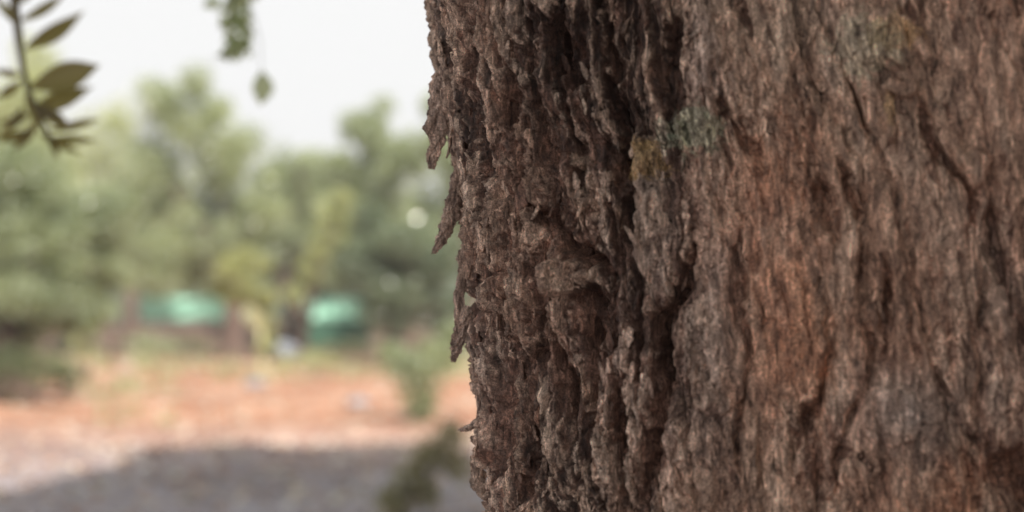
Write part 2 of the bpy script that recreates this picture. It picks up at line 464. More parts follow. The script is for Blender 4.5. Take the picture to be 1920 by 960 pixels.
for k in range(170):     # the wood that closes the grove on both sides
    px_ = rng.uniform(1050, 4200) if k % 3 else rng.uniform(-3000, -250)
    y_ = rng.uniform(38, 66); x_ = (px_ - 960) / F * y_; f_ = rng.uniform(1.1, 2.2)
    uc.append([x_, y_, rng.uniform(.8, 3.4)]); ur.append([f_ * 1.2, f_ * 1.1, f_ * .85])
Vu, Qu, tu = leaf_cloud(uc, ur, 90000, .22, rng, .4, shell=.3)
tag(mesh_obj('far_wood', Vu, Qu, M_MID, None, False, {'tint': tu}), 'far-off wood of olive trees on both sides of the grove', None, None, 'stuff')
uc = []; ur = []
for k in range(130):
    y_ = rng.uniform(29, 46); x_ = (rng.uniform(-200, 1100) - 960) / F * y_; f_ = rng.uniform(.12, .32)
    uc.append([x_, y_, f_ * .4]); ur.append([f_ * 2.4, f_ * 1.5, f_])
Vu, Qu, tu = leaf_cloud(uc, ur, 16000, .10, rng, .4, shell=.1)
tag(mesh_obj('weeds', Vu, Qu, M_SHRUB, None, False, {'tint': tu}), 'low brownish weeds on the ground between the olive trunks', None, None, 'stuff')
far_labels = ['far olive tree at the back, left of the others in its row', 'far olive tree at the back behind the mint netting',
              'far olive tree at the back, seen over the sapling', 'far olive tree at the back over the green bin',
              'far olive tree at the back next to the bark trunk', 'far olive tree at the back behind the bark trunk']
for k, (px_, lab) in enumerate(zip((60, 250, 420, 600, 760, 960), far_labels)):
    grove_tree(px_, 52 + (k % 3) * 4, [(px_ - 45, 450, 85, 75), (px_ + 45, 435, 85, 75), (px_, 505, 130, 48), (px_ - 60, 520, 70, 35), (px_ + 70, 520, 70, 35)], lab,
               M_OLIVE if k % 2 else M_OLIVE_DARK, 5500, .2, px_ + 10, .22, 1.1, 30 + k)

# ------------------------------------------------------------------ shrubs and grass
def shrub(px, py_base, blobs, label, n, leaf, seed, mat=M_SHRUB, group='shrubs on the open soil'):
    rng = np.random.default_rng(seed)
    d = dist_at(py_base)
    bx = (px - 960) / F * d
    base = np.array([bx, d, float(ground_z(bx, d))])
    t = thing('shrub', label, 'shrub', base, group)
    cs = np.array([P(a, b_, d + rng.normal() * .08) for a, b_, _, _ in blobs])
    rs = np.array([[rx / F * d, rx / F * d, rz / F * d] for _, _, rx, rz in blobs])
    V, Q, tint = leaf_cloud(cs, rs, n, leaf, rng, .4, shell=.2)
    mesh_obj('foliage', V - base, Q, mat, t, False, {'tint': tint})
    mb = MB()
    for c_ in cs:
        for _ in range(2):
            pth = limb_path(base + rng.normal(size=3) * [.03, .03, 0], c_ + rng.normal(size=3) * .03, rng)
            mb.tube(pth, np.linspace(.008, .003, len(pth)), 5)
    mb.build('stem', M_TWIG, t, True, base)
    return t
shrub(790, 790, [(762, 690, 42, 44), (815, 680, 48, 46), (785, 738, 44, 38), (850, 640, 36, 50), (790, 766, 36, 26), (730, 665, 30, 28)], 'dark leafy shrub against the lower part of the bark trunk', 3000, .055, 51, M_MID)
shrub(745, 985, [(740, 940, 42, 36), (772, 895, 44, 36), (808, 850, 44, 34), (845, 815, 38, 30), (855, 870, 34, 40), (800, 930, 40, 34)], 'slanting olive-brown shrub close to the foot of the photo', 1500, .04, 52, M_DRY)
shrub(20, 762, [(15, 680, 60, 40), (75, 690, 56, 36), (125, 700, 40, 28), (-40, 690, 50, 34)], 'low green shrub under the left olive tree', 2400, .06, 53, M_CROWN)
shrub(590, 705, [(585, 672, 34, 16), (540, 678, 26, 12), (625, 678, 20, 12)], 'low pale shrub in front of the green bin', 900, .05, 54, M_OLIVE_PALE)
shrub(280, 690, [(275, 645, 38, 26), (320, 655, 24, 20)], 'low round shrub on the shaded soil under the tallest tree', 800, .06, 55, M_OLIVE)

rng = np.random.default_rng(61)
V = []; T = []; tint = []
def tuft(px, py, h, n):
    d = dist_at(py); x = (px - 960) / F * d; z = float(ground_z(x, d))
    for _ in range(n):
        b0 = np.array([x + rng.normal() * h * .5, d + rng.normal() * h * .5, z - .005]); a = rng.uniform(0, 6.28); l = h * rng.uniform(.6, 1.2)
        dr = np.array([math.cos(a), math.sin(a), 0]); sd = np.array([-dr[1], dr[0], 0]) * l * .05
        tip = b0 + dr * l * rng.uniform(.2, .8) + [0, 0, l]
        mid_ = b0 * .5 + tip * .5 + [0, 0, l * .12]
        k = len(V); V.extend([b0 - sd, b0 + sd, mid_ + sd * .8, mid_ - sd * .8, tip]); T.extend([(k, k+1, k+2), (k, k+2, k+3), (k+3, k+2, k+4)])
        tint.extend([rng.random()] * 5)
for _ in range(150):
    tuft(rng.uniform(-60, 900), rng.uniform(672, 712), rng.uniform(.10, .26), 16)
for _ in range(60):
    tuft(rng.uniform(-60, 330), rng.uniform(705, 760), rng.uniform(.08, .16), 14)
for _ in range(40):
    tuft(rng.uniform(180, 330) , rng.uniform(760, 800), rng.uniform(.03, .09), 12)
for _ in range(90):
    tuft(rng.uniform(-60, 950), rng.uniform(730, 960), rng.uniform(.02, .07), 8)
tag(mesh_obj('grass', np.array(V), None, M_GRASS, None, False, {'tint': tint}, np.array(T)), 'sparse dry pale grass growing on the red soil', None, None, 'stuff')

# ------------------------------------------------------------------ things among the far trees
M_MINT = simple_mat('mint_plastic', (0.28, 0.60, 0.45), (0.42, 0.74, 0.58), 3, .6)
M_GREEN = simple_mat('dark_green_plastic', (0.035, 0.10, 0.065), (0.06, 0.15, 0.10), 3, .6)
M_STONE = simple_mat('pale_stone', (0.2, 0.22, 0.25), (0.3, 0.32, 0.36), 6, .8, .6)
# bin
d = 31.0
a0 = P(572, 560, d); a1 = P(698, 560, d); cx = (a0[0] + a1[0]) / 2; hw = (a1[0] - a0[0]) / 2
gz = float(ground_z(cx, d)); zt = P(600, 558, d)[2] - gz; zm = P(600, 600, d)[2] - gz
t = thing('garden_bin', 'dark green bin with a mint green lid standing between the far trees', 'bin', (cx, d, gz))
def frustum(lo, hi, z0, z1, bev=.0):
    (x0, y0), (x1, y1) = lo, hi
    mb = MB()
    zs = [z0, z0 + (z1 - z0) * .04, z1 - (z1 - z0) * .04, z1]
    f_ = [.98, 1, 1, .98]
    rings = []
    for z, k in zip(zs, f_):
        s = (z - z0) / (z1 - z0); ax_ = (x0 + (x1 - x0) * s) * k; ay_ = (y0 + (y1 - y0) * s) * k
        th = np.linspace(0, 2 * math.pi, 33)[:-1]
        c_, s_ = np.cos(th), np.sin(th)
        rings.append(np.stack([ax_ * np.sign(c_) * np.abs(c_) ** .18, ay_ * np.sign(s_) * np.abs(s_) ** .18, np.full(32, z)], -1))
    v = np.vstack(rings + [np.array([[0, 0, z0], [0, 0, z1]])])
    q = grid_quads(32, 4, 0, True)
    tt = [(128, (k + 1) % 32, k) for k in range(32)] + [(129, 96 + k, 96 + (k + 1) % 32) for k in range(32)]
    mb.add(v, q, tt); return mb
frustum((hw * .86, .42), (hw * .97, .52), 0.06, zm).build('body', M_GREEN, t)
lid = frustum((hw * 1.03, .56), (hw * 1.0, .46), zm + .004, zt).build('lid', M_MINT, t)
mb = MB(); mb.tube([(-.3, -.56, zm + .12), (-.3, -.62, zm + .12), (.3, -.62, zm + .12), (.3, -.56, zm + .12)], .018, 8); mb.build('handle', M_GREEN, lid)
for sx in (-1, 1):
    mb = MB(); mb.tube([(sx * hw * .6 - .04, .3, .09), (sx * hw * .6 + .04, .3, .09)], .09, 16); mb.build('wheel', M_BARKFAR, t)
    mb = MB(); mb.tube([(sx * hw * .6 - .04, -.3, .09), (sx * hw * .6 + .04, -.3, .09)], .09, 16); mb.build('wheel', M_BARKFAR, t)

# netting on posts
d = 40.0
x0 = P(262, 560, d)[0]; x1 = P(466, 560, d)[0]; gz = float(ground_z((x0 + x1) / 2, d))
t = thing('shade_netting', 'mint green netting stretched on short posts behind the sapling', 'netting', ((x0 + x1) / 2, d, gz))
L = x1 - x0; zt = P(300, 556, d)[2] - gz; zb = P(300, 599, d)[2] - gz
nu, nv = 60, 10
U, Vv = np.meshgrid(np.linspace(-L / 2, L / 2, nu), np.linspace(zb, zt, nv))
yy = -.05 + .03 * perlin(U * 2.5, Vv * 2, 9)
zz = Vv - .05 * np.sin((U / L + .5) * math.pi * 3) ** 2
front = np.stack([U, yy, zz], -1).reshape(-1, 3)
q = grid_quads(nu, nv)
mesh_obj('net', np.vstack([front, front + [0, .004, 0]]), np.vstack([q, q[:, ::-1] + nu * nv]), M_MINT, t, True)
for k in range(4):
    xx = -L / 2 + L * k / 3
    mb = MB(); mb.tube([(xx, .02, 0), (xx + .01, .02, zt * .5), (xx, .02, zt + .06)], [.04, .035, .03], 8, .1, k); mb.build('post', M_BARKFAR, t)

# made-up dark bank, standing in for the trees' shade under the netting
bx = np.linspace(P(150, 560, 36)[0], P(560, 560, 36)[0], 80); by = np.linspace(-1.3, 1.3, 14)
BX, BY = np.meshgrid(bx, by)
prof = np.cos(np.clip(BY / 1.3, -1, 1) * math.pi / 2) ** .8 * (.48 + .12 * perlin(BX * .8, BY, 5) + .05 * perlin(BX * 4, BY * 4, 6))
endf = sstep(0, .8, BX - bx[0]) * sstep(0, .8, bx[-1] - BX)
M_BANK = simple_mat('bank_shade', (0.06, 0.034, 0.027), (0.12, 0.07, 0.055), 5, .95, .8)
tag(mesh_obj('shade_bank', np.stack([BX, 36 + BY, prof * endf - .03 + ground_z(BX, 36 + BY)], -1).reshape(-1, 3), grid_quads(80, 14), M_BANK, None, True), kind='structure')

def stone(px, py, rx_px, rz_px, label, seed, mat=M_STONE, name='stone'):
    rr = np.random.default_rng(seed)
    d = dist_at(py); x = (px - 960) / F * d; z = float(ground_z(x, d)); R = rx_px / F * d; Rz = rz_px / F * d
    th, ph = np.meshgrid(np.linspace(0, 2 * math.pi, 25)[:-1], np.linspace(0.02, math.pi - .02, 14))
    s = 1 + .28 * perlin(np.cos(th) * np.sin(ph) * 1.6 + seed, np.sin(th) * np.sin(ph) * 1.6 + np.cos(ph) * 1.9, seed) + .1 * perlin(np.cos(th) * 5 + seed, np.cos(ph) * 5 + np.sin(th) * 3, seed + 1)
    v = np.stack([R * s * np.sin(ph) * np.cos(th), R * .8 * s * np.sin(ph) * np.sin(th), Rz * s * np.cos(ph) + Rz * .7], -1).reshape(-1, 3)
    o = mesh_obj(name, v, grid_quads(24, 14, 0, True), mat, None, False)
    o.location = (x, d, z)
    return tag(o, label, 'stone', 'pale stones on the soil')
stone(533, 668, 26, 17, 'pale bluish stone between the sapling and the green bin', 71)
stone(478, 722, 20, 9, 'flat pale stone on the red soil in front of the sapling', 72)
stone(238, 700, 18, 9, 'pale rounded stone at the near edge of the shaded soil, left', 73, simple_mat('tan_stone', (.34, .26, .21), (.44, .37, .31), 6, .8, .6))
stone(672, 760, 22, 10, 'grey stone lying on the sunlit soil below the green bin', 74)
stone(125, 735, 14, 8, 'whitish stone on the soil beside the low shrub at left', 75)

# ------------------------------------------------------------------ the old tree
R0 = 0.33; RB = 0.32; PHI0 = math.radians(-15)
_p = np.linspace(-math.pi, math.pi, 4001); _q = _p - PHI0
_r = RB * (np.abs(np.cos(_q)) ** 3.5 + np.abs(np.sin(_q)) ** 3.5) ** (-1 / 3.5)
_ds = np.hypot(np.gradient(_r * np.cos(_p)), np.gradient(_r * np.sin(_p)))
_s = np.cumsum(_ds); _s -= np.interp(0, _p, _s)
def arc(phi): return np.interp(phi, _p, _s)            # length round the trunk
def phi_of(u): return np.interp(u, _s, _p)
_nx = np.gradient(_r * np.cos(_p)); _ny = np.gradient(_r * np.sin(_p)); _l = np.hypot(_nx, _ny)
_k = np.ones(121) / 121
def _smooth(a): return np.convolve(np.concatenate([a[-61:-1], a, a[1:61]]), _k, 'valid')
_NX = _smooth(_ny / _l); _NY = _smooth(-_nx / _l)      # outward normal in the section
AX = np.array([0.3135, 1.12])          # axis at eye level
EDGE_PY = np.array([-400, 0, 100, 200, 300, 400, 500, 600, 700, 800, 900, 960, 1400.])
EDGE_PX = np.array([752, 791, 798, 806, 826, 846, 856, 864, 880, 888, 896, 908, 935.])
def zrow(py): return P(960, py, 1.01)[2]
EZ = np.array([zrow(p_) for p_ in EDGE_PY])[::-1]
EX = ((EDGE_PX - 864) / F * 1.01)[::-1]
def axis(z):
    z = np.asarray(z, float)
    x = AX[0] + np.interp(z, EZ, EX) * 1.0
    x = x - np.clip(z - EZ[-1], 0, 9) * .06
    return x, AX[1] + 0 * z
def base_r(phi, z):
    q_ = phi - PHI0
    r = RB * (np.abs(np.cos(q_)) ** 3.5 + np.abs(np.sin(q_)) ** 3.5) ** (-1 / 3.5)      # a trunk with flattened sides
    r = r + 0.010 * perlin(phi * 1.3 + 4, z * 1.2, 91) * sstep(-1.5, -.5, phi)
    r = r + 0.16 * np.exp(-np.clip(z, 0, 9) / .16) * (1 + .8 * np.sin(phi * 5 + .7))       # root flare
    r = r + .05 * np.exp(-((z - 2.6) / .5) ** 2)
    return r
# phi = 0 points from the axis to the camera; negative phi is the left side in the picture
def surf(phi, z, h):
    cx_, cy_ = axis(z)
    r = base_r(phi, z)
    x = r * np.cos(phi) + h * np.interp(phi, _p, _NX); y = r * np.sin(phi) + h * np.interp(phi, _p, _NY)
    return np.stack([cx_ + y, cy_ - x, z], -1)          # phi = 0 faces the camera, negative phi is the left side
def pix(phi, z):
    """photo pixel of a surface point (no displacement)"""
    p_ = surf(phi, z, 0)
    X_, Y_, Z_ = p_[..., 0], p_[..., 1], p_[..., 2] - CAMZ
    c, s = math.cos(PITCH), math.sin(PITCH)
    fw = Y_ * c + Z_ * s; upv = -Y_ * s + Z_ * c
    return 960 + F * X_ / fw, 480 - F * upv / fw

def seg_dist(px, py, pts):
    """distance in pixels to a polyline, and the parameter along it"""
    best = np.full(px.shape, 1e9); par = np.zeros(px.shape)
    tot = len(pts) - 1
    for k in range(tot):
        ax_, ay_ = pts[k]; bx_, by_ = pts[k + 1]
        dx, dy = bx_ - ax_, by_ - ay_
        t = np.clip(((px - ax_) * dx + (py - ay_) * dy) / (dx * dx + dy * dy), 0, 1)
        d_ = np.hypot(px - ax_ - t * dx, py - ay_ - t * dy)
        n_ = d_ < best
        best = np.where(n_, d_, best); par = np.where(n_, (k + t) / tot, par)
    return best, par

# deep furrows of this trunk: (polyline on the face of the trunk, half width, depth in mm)
FURROWS = [
    ([(870, 20), (882, 150), (892, 260), (912, 340)], 12, 15),
    ([(900, 330), (905, 430), (890, 520), (885, 590)], 7, 9),
    ([(948, 130), (955, 200), (958, 240)], 7, 9),
    ([(1100, -40), (1130, 60), (1138, 170), (1150, 250), (1160, 290), (1140, 340)], 10, 12),
    ([(1000, 20), (1030, 70), (1040, 110), (1075, 150)], 18, 11),
    ([(1055, 60), (1075, 110), (1060, 170)], 15, 12),
    ([(1090, 540), (1110, 600), (1100, 660)], 20, 12),
    ([(1025, 640), (1050, 700), (1045, 760)], 10, 10),
    ([(1155, 700), (1160, 790), (1150, 860)], 9, 10),
    ([(975, 780), (985, 860), (970, 960)], 9, 10),
    ([(1180, 330), (1160, 400), (1165, 470)], 8, 10),
    ([(975, 350), (1010, 420), (1050, 460), (1100, 478), (1130, 520), (1145, 570), (1135, 650), (1120, 700)], 8, 13),
    ([(1065, 380), (1075, 300), (1060, 250)], 7, 8),
    ([(1000, 480), (1008, 560), (1000, 640), (1003, 720)], 10, 11),
    ([(1160, 470), (1195, 560), (1190, 640), (1200, 720)], 8, 8),
    ([(1262, 0), (1258, 120), (1270, 200), (1300, 300)], 9, 8),
    ([(1300, 470), (1270, 545), (1235, 610), (1235, 700), (1232, 790), (1215, 880), (1205, 1000)], 13, 17),
    ([(940, 640), (930, 720), (935, 850), (915, 900)], 10, 11),
    ([(1085, 600), (1105, 700), (1090, 800)], 7, 8),
    ([(1340, 90), (1345, 180), (1380, 240), (1430, 300)], 7, 8),
    ([(1385, 400), (1375, 500), (1385, 600), (1400, 680), (1385, 790), (1370, 930)], 7, 9),
    ([(1385, 598), (1420, 603), (1470, 600)], 4, 2.5),
    ([(1535, 330), (1550, 400), (1570, 450)], 9, 9),
    ([(1570, 300), (1600, 370), (1622, 420)], 8, 9),
    ([(1545, 560), (1560, 640), (1540, 720), (1500, 800), (1490, 880)], 8, 9),
    ([(1660, 480), (1665, 600), (1650, 680)], 9, 9),
    ([(1725, 190), (1740, 250), (1800, 320), (1830, 360), (1815, 440)], 10, 10),
    ([(1760, 700), (1800, 790), (1850, 850)], 8, 8),
    ([(1860, 360), (1870, 480), (1900, 560)], 12, 10),
    ([(1620, 620), (1640, 700), (1580, 820), (1560, 930)], 8, 8),
    ([(1870, 850), (1915, 900), (1960, 960)], 34, 22),
]
RIDGES = [   # raised plates and scales: (x, y, rx, ry, tilt, height mm)
    (928, 545, 16, 34, .1, 7), (962, 600, 16, 40, .3, 7), (1050, 520, 60, 34, -.2, 12), (1190, 280, 34, 40, 0, 6),
    (1290, 245, 44, 46, 0, 4), (1650, 65, 90, 60, .2, 7), (1325, 660, 46, 120, 0, 8), (1345, 740, 30, 40, 0, 6),
    (1690, 165, 34, 16, .2, 9), (1668, 235, 12, 34, 0, 9), (1825, 310, 28, 40, -.5, 9), (1205, 400, 40, 120, .1, 9),
    (1040, 350, 60, 50, 0, 6), (1095, 870, 60, 60, .3, 6), (1670, 780, 60, 60, .2, 7), (1880, 620, 24, 90, -.2, 9), (1450, 700, 60, 60, 0, 4),
    (1320, 120, 34, 120, 0, 8), (1420, 130, 60, 100, 0, 4),
]

def bark(phi, z):
    """height in metres and colour masks of the bark at (phi, z)"""
    u = arc(phi); v = z
    px, py = pix(phi, z)
    # zones
    rough = 1 - .62 * sstep(1180, 1420, px + 30 * perlin(u * 9, v * 9, 201))
    smoothz = np.exp(-((px - 1452 + 40 * perlin(u * 22, v * 14, 203)) / 78) ** 2) * sstep(330, 430, py) * (1 - sstep(720, 830, py))
    rough = rough * (1 - .5 * smoothz)
    # domain warp
    wu = .012 * fbm(u * 8, v * 5, 101, 3) + .0038 * fbm(u * 45, v * 20, 103, 2) + .0008 * perlin(u * 190, v * 100, 104)
    wv = .018 * fbm(u * 8, v * 6, 105, 3) + .0032 * fbm(u * 45, v * 26, 107, 2) + .0012 * perlin(u * 190, v * 100, 108)
    U = u + wu + .10 * (v - 1.2) * .5; V_ = v + wv
    crumb = sstep(.48, .75, .5 + .5 * fbm(u * 10, v * 8, 109, 2) + .22 * sstep(520, 700, py) - .1 * sstep(300, 100, py))   # crumbly, less fibrous areas
    def ridged(x, y, seed, p_=1.0):
        return 1 - np.abs(perlin(x, y, seed)) * 2.4
    n1 = fbm(U * 17, V_ * 3.6, 111, 2)
    n2 = fbm(U * 44, V_ * 6, 113, 2)
    f1 = np.exp(-(n1 / .085) ** 2); f2 = np.exp(-(n2 / .09) ** 2)
    h = .0065 * fbm(U * 13, V_ * 5, 117, 2)
    h += (.35 - f1) * .0125 * (rough * .85 + .15)
    h -= f2 * .0042 * (rough * .75 + .25)
    # overlapping layers with sharp broken edges
    def terrace(n, k, sh):
        t = n * k; fl = np.floor(t); fr = t - fl
        return (fl + sstep(.5 - sh, .5 + sh, fr)) / k
    t1 = fbm(U * 24 + .5 * perlin(U * 95, V_ * 30, 119), V_ * 4.5, 121, 3)
    h += terrace(t1, 5, .045) * .0125 * (rough * .85 + .15)
    t2 = fbm(U * 85, V_ * 16, 123, 3)
    h += terrace(t2, 4, .07) * .0046 * (rough * .85 + .15)
    # wrinkles: sharp crests, drawn out along the trunk, and knobbly ones where it crumbles
    r1 = ridged(U * 34, V_ * 5, 181); w1 = np.clip(r1, 0, 1)
    r2 = ridged(U * 82, V_ * 11, 182); r3 = ridged(U * 190, V_ * 27, 183); r4 = ridged(U * 420, V_ * 70, 184)
    q2 = ridged(U * 74, V_ * 30, 185); q3 = ridged(U * 165, V_ * 75, 186); q4 = ridged(U * 350, V_ * 180, 187)
    k2 = r2 + (q2 - r2) * crumb; k3 = r3 + (q3 - r3) * crumb; k4 = r4 + (q4 - r4) * crumb
    var = np.clip(.75 + .9 * fbm(u * 15, v * 7, 191, 2), .25, 1.35)      # some plates are smooth, some crumble
    amp = (rough * .85 + .15) * var
    h += (.0038 * (r1 - .4) + .0026 * (k2 - .4) * (.6 + .6 * w1) + .0024 * (k3 - .4) * (.6 + .7 * np.clip(k2, 0, 1)) + .0015 * (k4 - .4) + .0006 * (ridged(U * 720, V_ * 260, 188) - .4)) * amp
    f_, e_, c2 = worley(U * 66 + perlin(U * 150, V_ * 50, 128) * .7, V_ * 12 + perlin(U * 150, V_ * 90, 129) * .5, 130)
    crk = np.exp(-(e_ / .045) ** 2)
    h += ((c2 - .5) * .0034 - crk * .0032) * amp
    f_, e_, c3 = worley(U * 150 + perlin(U * 330, V_ * 110, 193) * .5, V_ * 36 + perlin(U * 330, V_ * 170, 194) * .4, 195)
    crk2 = np.exp(-(e_ / .07) ** 2)
    h += ((c3 - .5) * .0012 - crk2 * .0013) * amp
    h += .0006 * fbm(U * 520, V_ * 300, 133, 2, .6) * amp + .0005 * perlin(U * 460, V_ * 38, 135) + .0006 * perlin(U * 210, V_ * 16, 136)
    h -= .003
    # this trunk's own furrows and plates
    jx = px + 9 * perlin(u * 70, v * 45, 141) + 5 * perlin(u * 220, v * 160, 142)
    jy = py + 9 * perlin(u * 70, v * 45, 143) + 5 * perlin(u * 220, v * 160, 144)
    inside = (px > 600) & (phi < 1.2)
    deep = np.zeros_like(h)
    for pts, wd, dep in FURROWS:
        d_, t_ = seg_dist(jx, jy, pts)
        taper = np.clip(np.minimum(t_, 1 - t_) * 5, 0, 1) * .7 + .3
        g_ = np.exp(-(d_ / (1.25 * wd * (.5 + .5 * taper))) ** 2)
        h -= np.where(inside, g_ * dep * .00155 * taper * (.45 + .55 * rough), 0); deep = np.maximum(deep, g_ * taper * (.3 + .7 * rough) * np.clip(dep / 12, 0, 1) * inside)
    plate = np.zeros_like(h)
    for (x_, y_, rx, ry, tl, hh) in RIDGES:
        dx = jx - x_; dy = jy - y_
        a = (dx * math.cos(tl) + dy * math.sin(tl)) / rx; b_ = (-dx * math.sin(tl) + dy * math.cos(tl)) / ry
        pl_ = np.where(inside, 1 - sstep(.75, 1.12, np.hypot(a, b_)), 0)
        h += pl_ * hh * .001 * .85; plate = np.maximum(plate, pl_ * hh / 9)
    for (kx, ky, kr, ka) in ((1075, 500, 75, .0022), (1030, 95, 80, .0020), (935, 545, 36, .0014), (985, 590, 30, .0012)):   # swirls round old knots
        dd = np.hypot((jx - kx), (jy - ky) * .8)
        h += np.where(inside, np.sin(dd / 5.2 + 2.5 * perlin(u * 60, v * 60, 192)) * ka * np.exp(-(dd / kr) ** 2), 0)
    # colour masks
    fcr = (k2 - .42) * .30 + (k3 - .42) * .42 + (k4 - .42) * .36 + .22 * (ridged(U * 720, V_ * 260, 188) - .42) + .25 * fbm(U * 60, V_ * 20, 151, 3)
    weather = np.clip(.46 + .30 * (c3 > .80) * rough + .22 * (c2 > .84) * rough + .85 * fcr * (.55 + .45 * rough) + .34 * np.clip(h / .012, -1.4, .7) - .5 * deep + .22 * (1 - var) - (.30 * crk + .18 * crk2) * (.3 + .7 * rough) + .22 * (c2 - .5) + .12 * (c3 - .5) + .42 * (1 - rough) + .22 * plate, 0, 1)     # weathered crests are pale, inner bark dark; pale glints painted in as speckles
    warm = np.clip(.30 + .5 * (1 - rough) + .8 * fbm(U * 11, V_ * 5, 153, 3) + .5 * fbm(U * 70, V_ * 30, 154, 2), 0, 1) * .6
    orange = smoothz * .7 + .35 * np.exp(-(((px - 1470) / 190) ** 2 + ((py - 480) / 330) ** 2)) + .7 * np.exp(-(((px - 1470) / 80) ** 2 + ((py - 300) / 110) ** 2)) + .8 * np.exp(-(((px - 1500) / 60) ** 2 + ((py - 680) / 90) ** 2))
    orange += np.exp(-(((px - 1790) / 110) ** 2 + ((py - 925) / 75) ** 2)) * 2.2 + .5 * np.exp(-(((px - 1440) / 50) ** 2 + ((py - 560) / 120) ** 2))
    orange = np.where(inside, np.clip(orange * (.55 + 1.1 * fbm(U * 45, V_ * 20, 155, 3)), 0, 1), .1)
    grey = .9 * np.exp(-(((px - 1700) / 100) ** 2 + ((py - 790) / 95) ** 2)) + .8 * np.exp(-(((px - 1330) / 60) ** 2 + ((py - 680) / 200) ** 2)) + .5 * np.exp(-(((px - 1210) / 45) ** 2 + ((py - 420) / 130) ** 2)) + .5 * np.exp(-(((px - 1870) / 45) ** 2 + ((py - 600) / 160) ** 2)) + .6 * np.exp(-(((px - 1320) / 36) ** 2 + ((py - 120) / 110) ** 2))
    grey = np.where(inside, np.clip(grey * (.7 + 1.0 * fbm(U * 50, V_ * 25, 156, 3)), 0, 1), .2)
    def patch(x_, y_, rx, ry, k, seed_):
        g = np.hypot((jx - x_) / rx, (jy - y_) / ry)
        return np.where(inside, (1 - sstep(.7, 1.0, g + .5 * fbm(u * 95, v * 95, seed_, 3) + .35 * perlin(u * 420, v * 420, seed_ + 9))) * k, 0)
    ly = patch(1200, 300, 50, 44, .62, 161) + patch(1675, 60, 62, 38, .4, 162) + patch(1670, 210, 14, 50, .4, 166)
    lg = patch(1300, 245, 58, 54, .62, 163) + patch(1625, 90, 76, 66, .4, 164) + patch(1235, 250, 26, 30, .3, 165)
    h = h + (np.clip(ly, 0, 1) + np.clip(lg, 0, 1)) * (.0010 + .0016 * np.abs(fbm(U * 330, V_ * 330, 167, 2)))
    return h, dict(rough=rough, weather=weather, warm=warm, orange=orange, grey=grey, lich_y=np.clip(ly, 0, 1), lich_g=np.clip(lg, 0, 1))

def tangential(phi, z):
    u = arc(phi)
    du = .0020 * perlin(u * 120, z * 60, 171) + .0009 * perlin(u * 330, z * 200, 172)
    dz = .0022 * perlin(u * 120, z * 60, 173) + .0010 * perlin(u * 330, z * 200, 174)
    return du / .35, dz

# material of the bark
m, nt, out = new_mat('old_bark')
tc = N(nt, 'ShaderNodeTexCoord').outputs['Object']
mp = N(nt, 'ShaderNodeMapping'); mp.inputs['Scale'].default_value = (1, 1, .28); nt.links.new(tc, mp.inputs[0])
s1 = noise(nt, mp.outputs[0], 60, 6, .7, .6)
s2 = noise(nt, mp.outputs[0], 230, 7, .72, .8)
s3 = noise(nt, tc, 800, 4, .7)
A = lambda k: attr(nt, k).outputs['Fac']
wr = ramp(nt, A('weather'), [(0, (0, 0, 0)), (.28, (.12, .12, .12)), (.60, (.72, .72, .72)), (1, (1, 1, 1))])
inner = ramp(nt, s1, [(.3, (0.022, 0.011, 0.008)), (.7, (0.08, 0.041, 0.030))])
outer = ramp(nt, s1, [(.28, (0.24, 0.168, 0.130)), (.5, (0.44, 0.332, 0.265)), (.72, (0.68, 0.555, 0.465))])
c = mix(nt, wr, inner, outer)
c = mix(nt, A('warm'), c, (0.36, 0.205, 0.15))
mo = N(nt, 'ShaderNodeMath', operation='MULTIPLY'); mo.inputs[1].default_value = .56; nt.links.new(A('orange'), mo.inputs[0])
c = mix(nt, mo.outputs[0], c, ramp(nt, s1, [(.3, (0.19, 0.070, 0.038)), (.55, (0.40, 0.195, 0.115)), (.75, (0.54, 0.34, 0.24))]))
c = mix(nt, A('grey'), c, ramp(nt, s1, [(.3, (0.22, 0.175, 0.16)), (.7, (0.50, 0.42, 0.39))]))
c = mix(nt, A('lich_y'), c, ramp(nt, s2, [(.3, (0.30, 0.18, 0.07)), (.7, (0.62, 0.44, 0.20))]))
c = mix(nt, A('lich_g'), c, ramp(nt, s2, [(.35, (0.15, 0.17, 0.12)), (.65, (0.42, 0.46, 0.35))]))
c = mix(nt, 1.0, c, ramp(nt, s2, [(.34, (0.22, 0.20, 0.19)), (.46, (.80, .78, .76)), (.56, (1.4, 1.39, 1.35)), (.66, (2.8, 2.77, 2.7))]), 'MULTIPLY')
c = mix(nt, 1.0, c, ramp(nt, A('rough'), [(0, (1.20, 1.14, 1.08)), (1, (1.05, 1.05, 1.06))]), 'MULTIPLY')
c = mix(nt, 1.0, c, ramp(nt, s3, [(.32, (0.38, 0.38, 0.38)), (.68, (1.75, 1.75, 1.75))]), 'MULTIPLY')
s4 = noise(nt, mp.outputs[0], 17, 4, .6, .3)
c = mix(nt, 1.0, c, ramp(nt, s4, [(.3, (0.72, 0.66, 0.62)), (.5, (1.05, 1.03, 1.0)), (.7, (1.35, 1.38, 1.42))]), 'MULTIPLY')
p = N(nt, 'ShaderNodeBsdfPrincipled'); p.inputs['Roughness'].default_value = 0.62
p.inputs['Specular IOR Level'].default_value = .5
nt.links.new(c, p.inputs['Base Color'])
b1 = N(nt, 'ShaderNodeBump'); b1.inputs['Strength'].default_value = .8; b1.inputs['Distance'].default_value = .0026
nt.links.new(s2, b1.inputs['Height'])
b2 = N(nt, 'ShaderNodeBump'); b2.inputs['Strength'].default_value = .7; b2.inputs['Distance'].default_value = .0010
nt.links.new(s3, b2.inputs['Height']); nt.links.new(b1.outputs[0], b2.inputs['Normal'])
nt.links.new(b2.outputs[0], p.inputs['Normal'])
nt.links.new(p.outputs[0], out.inputs[0])
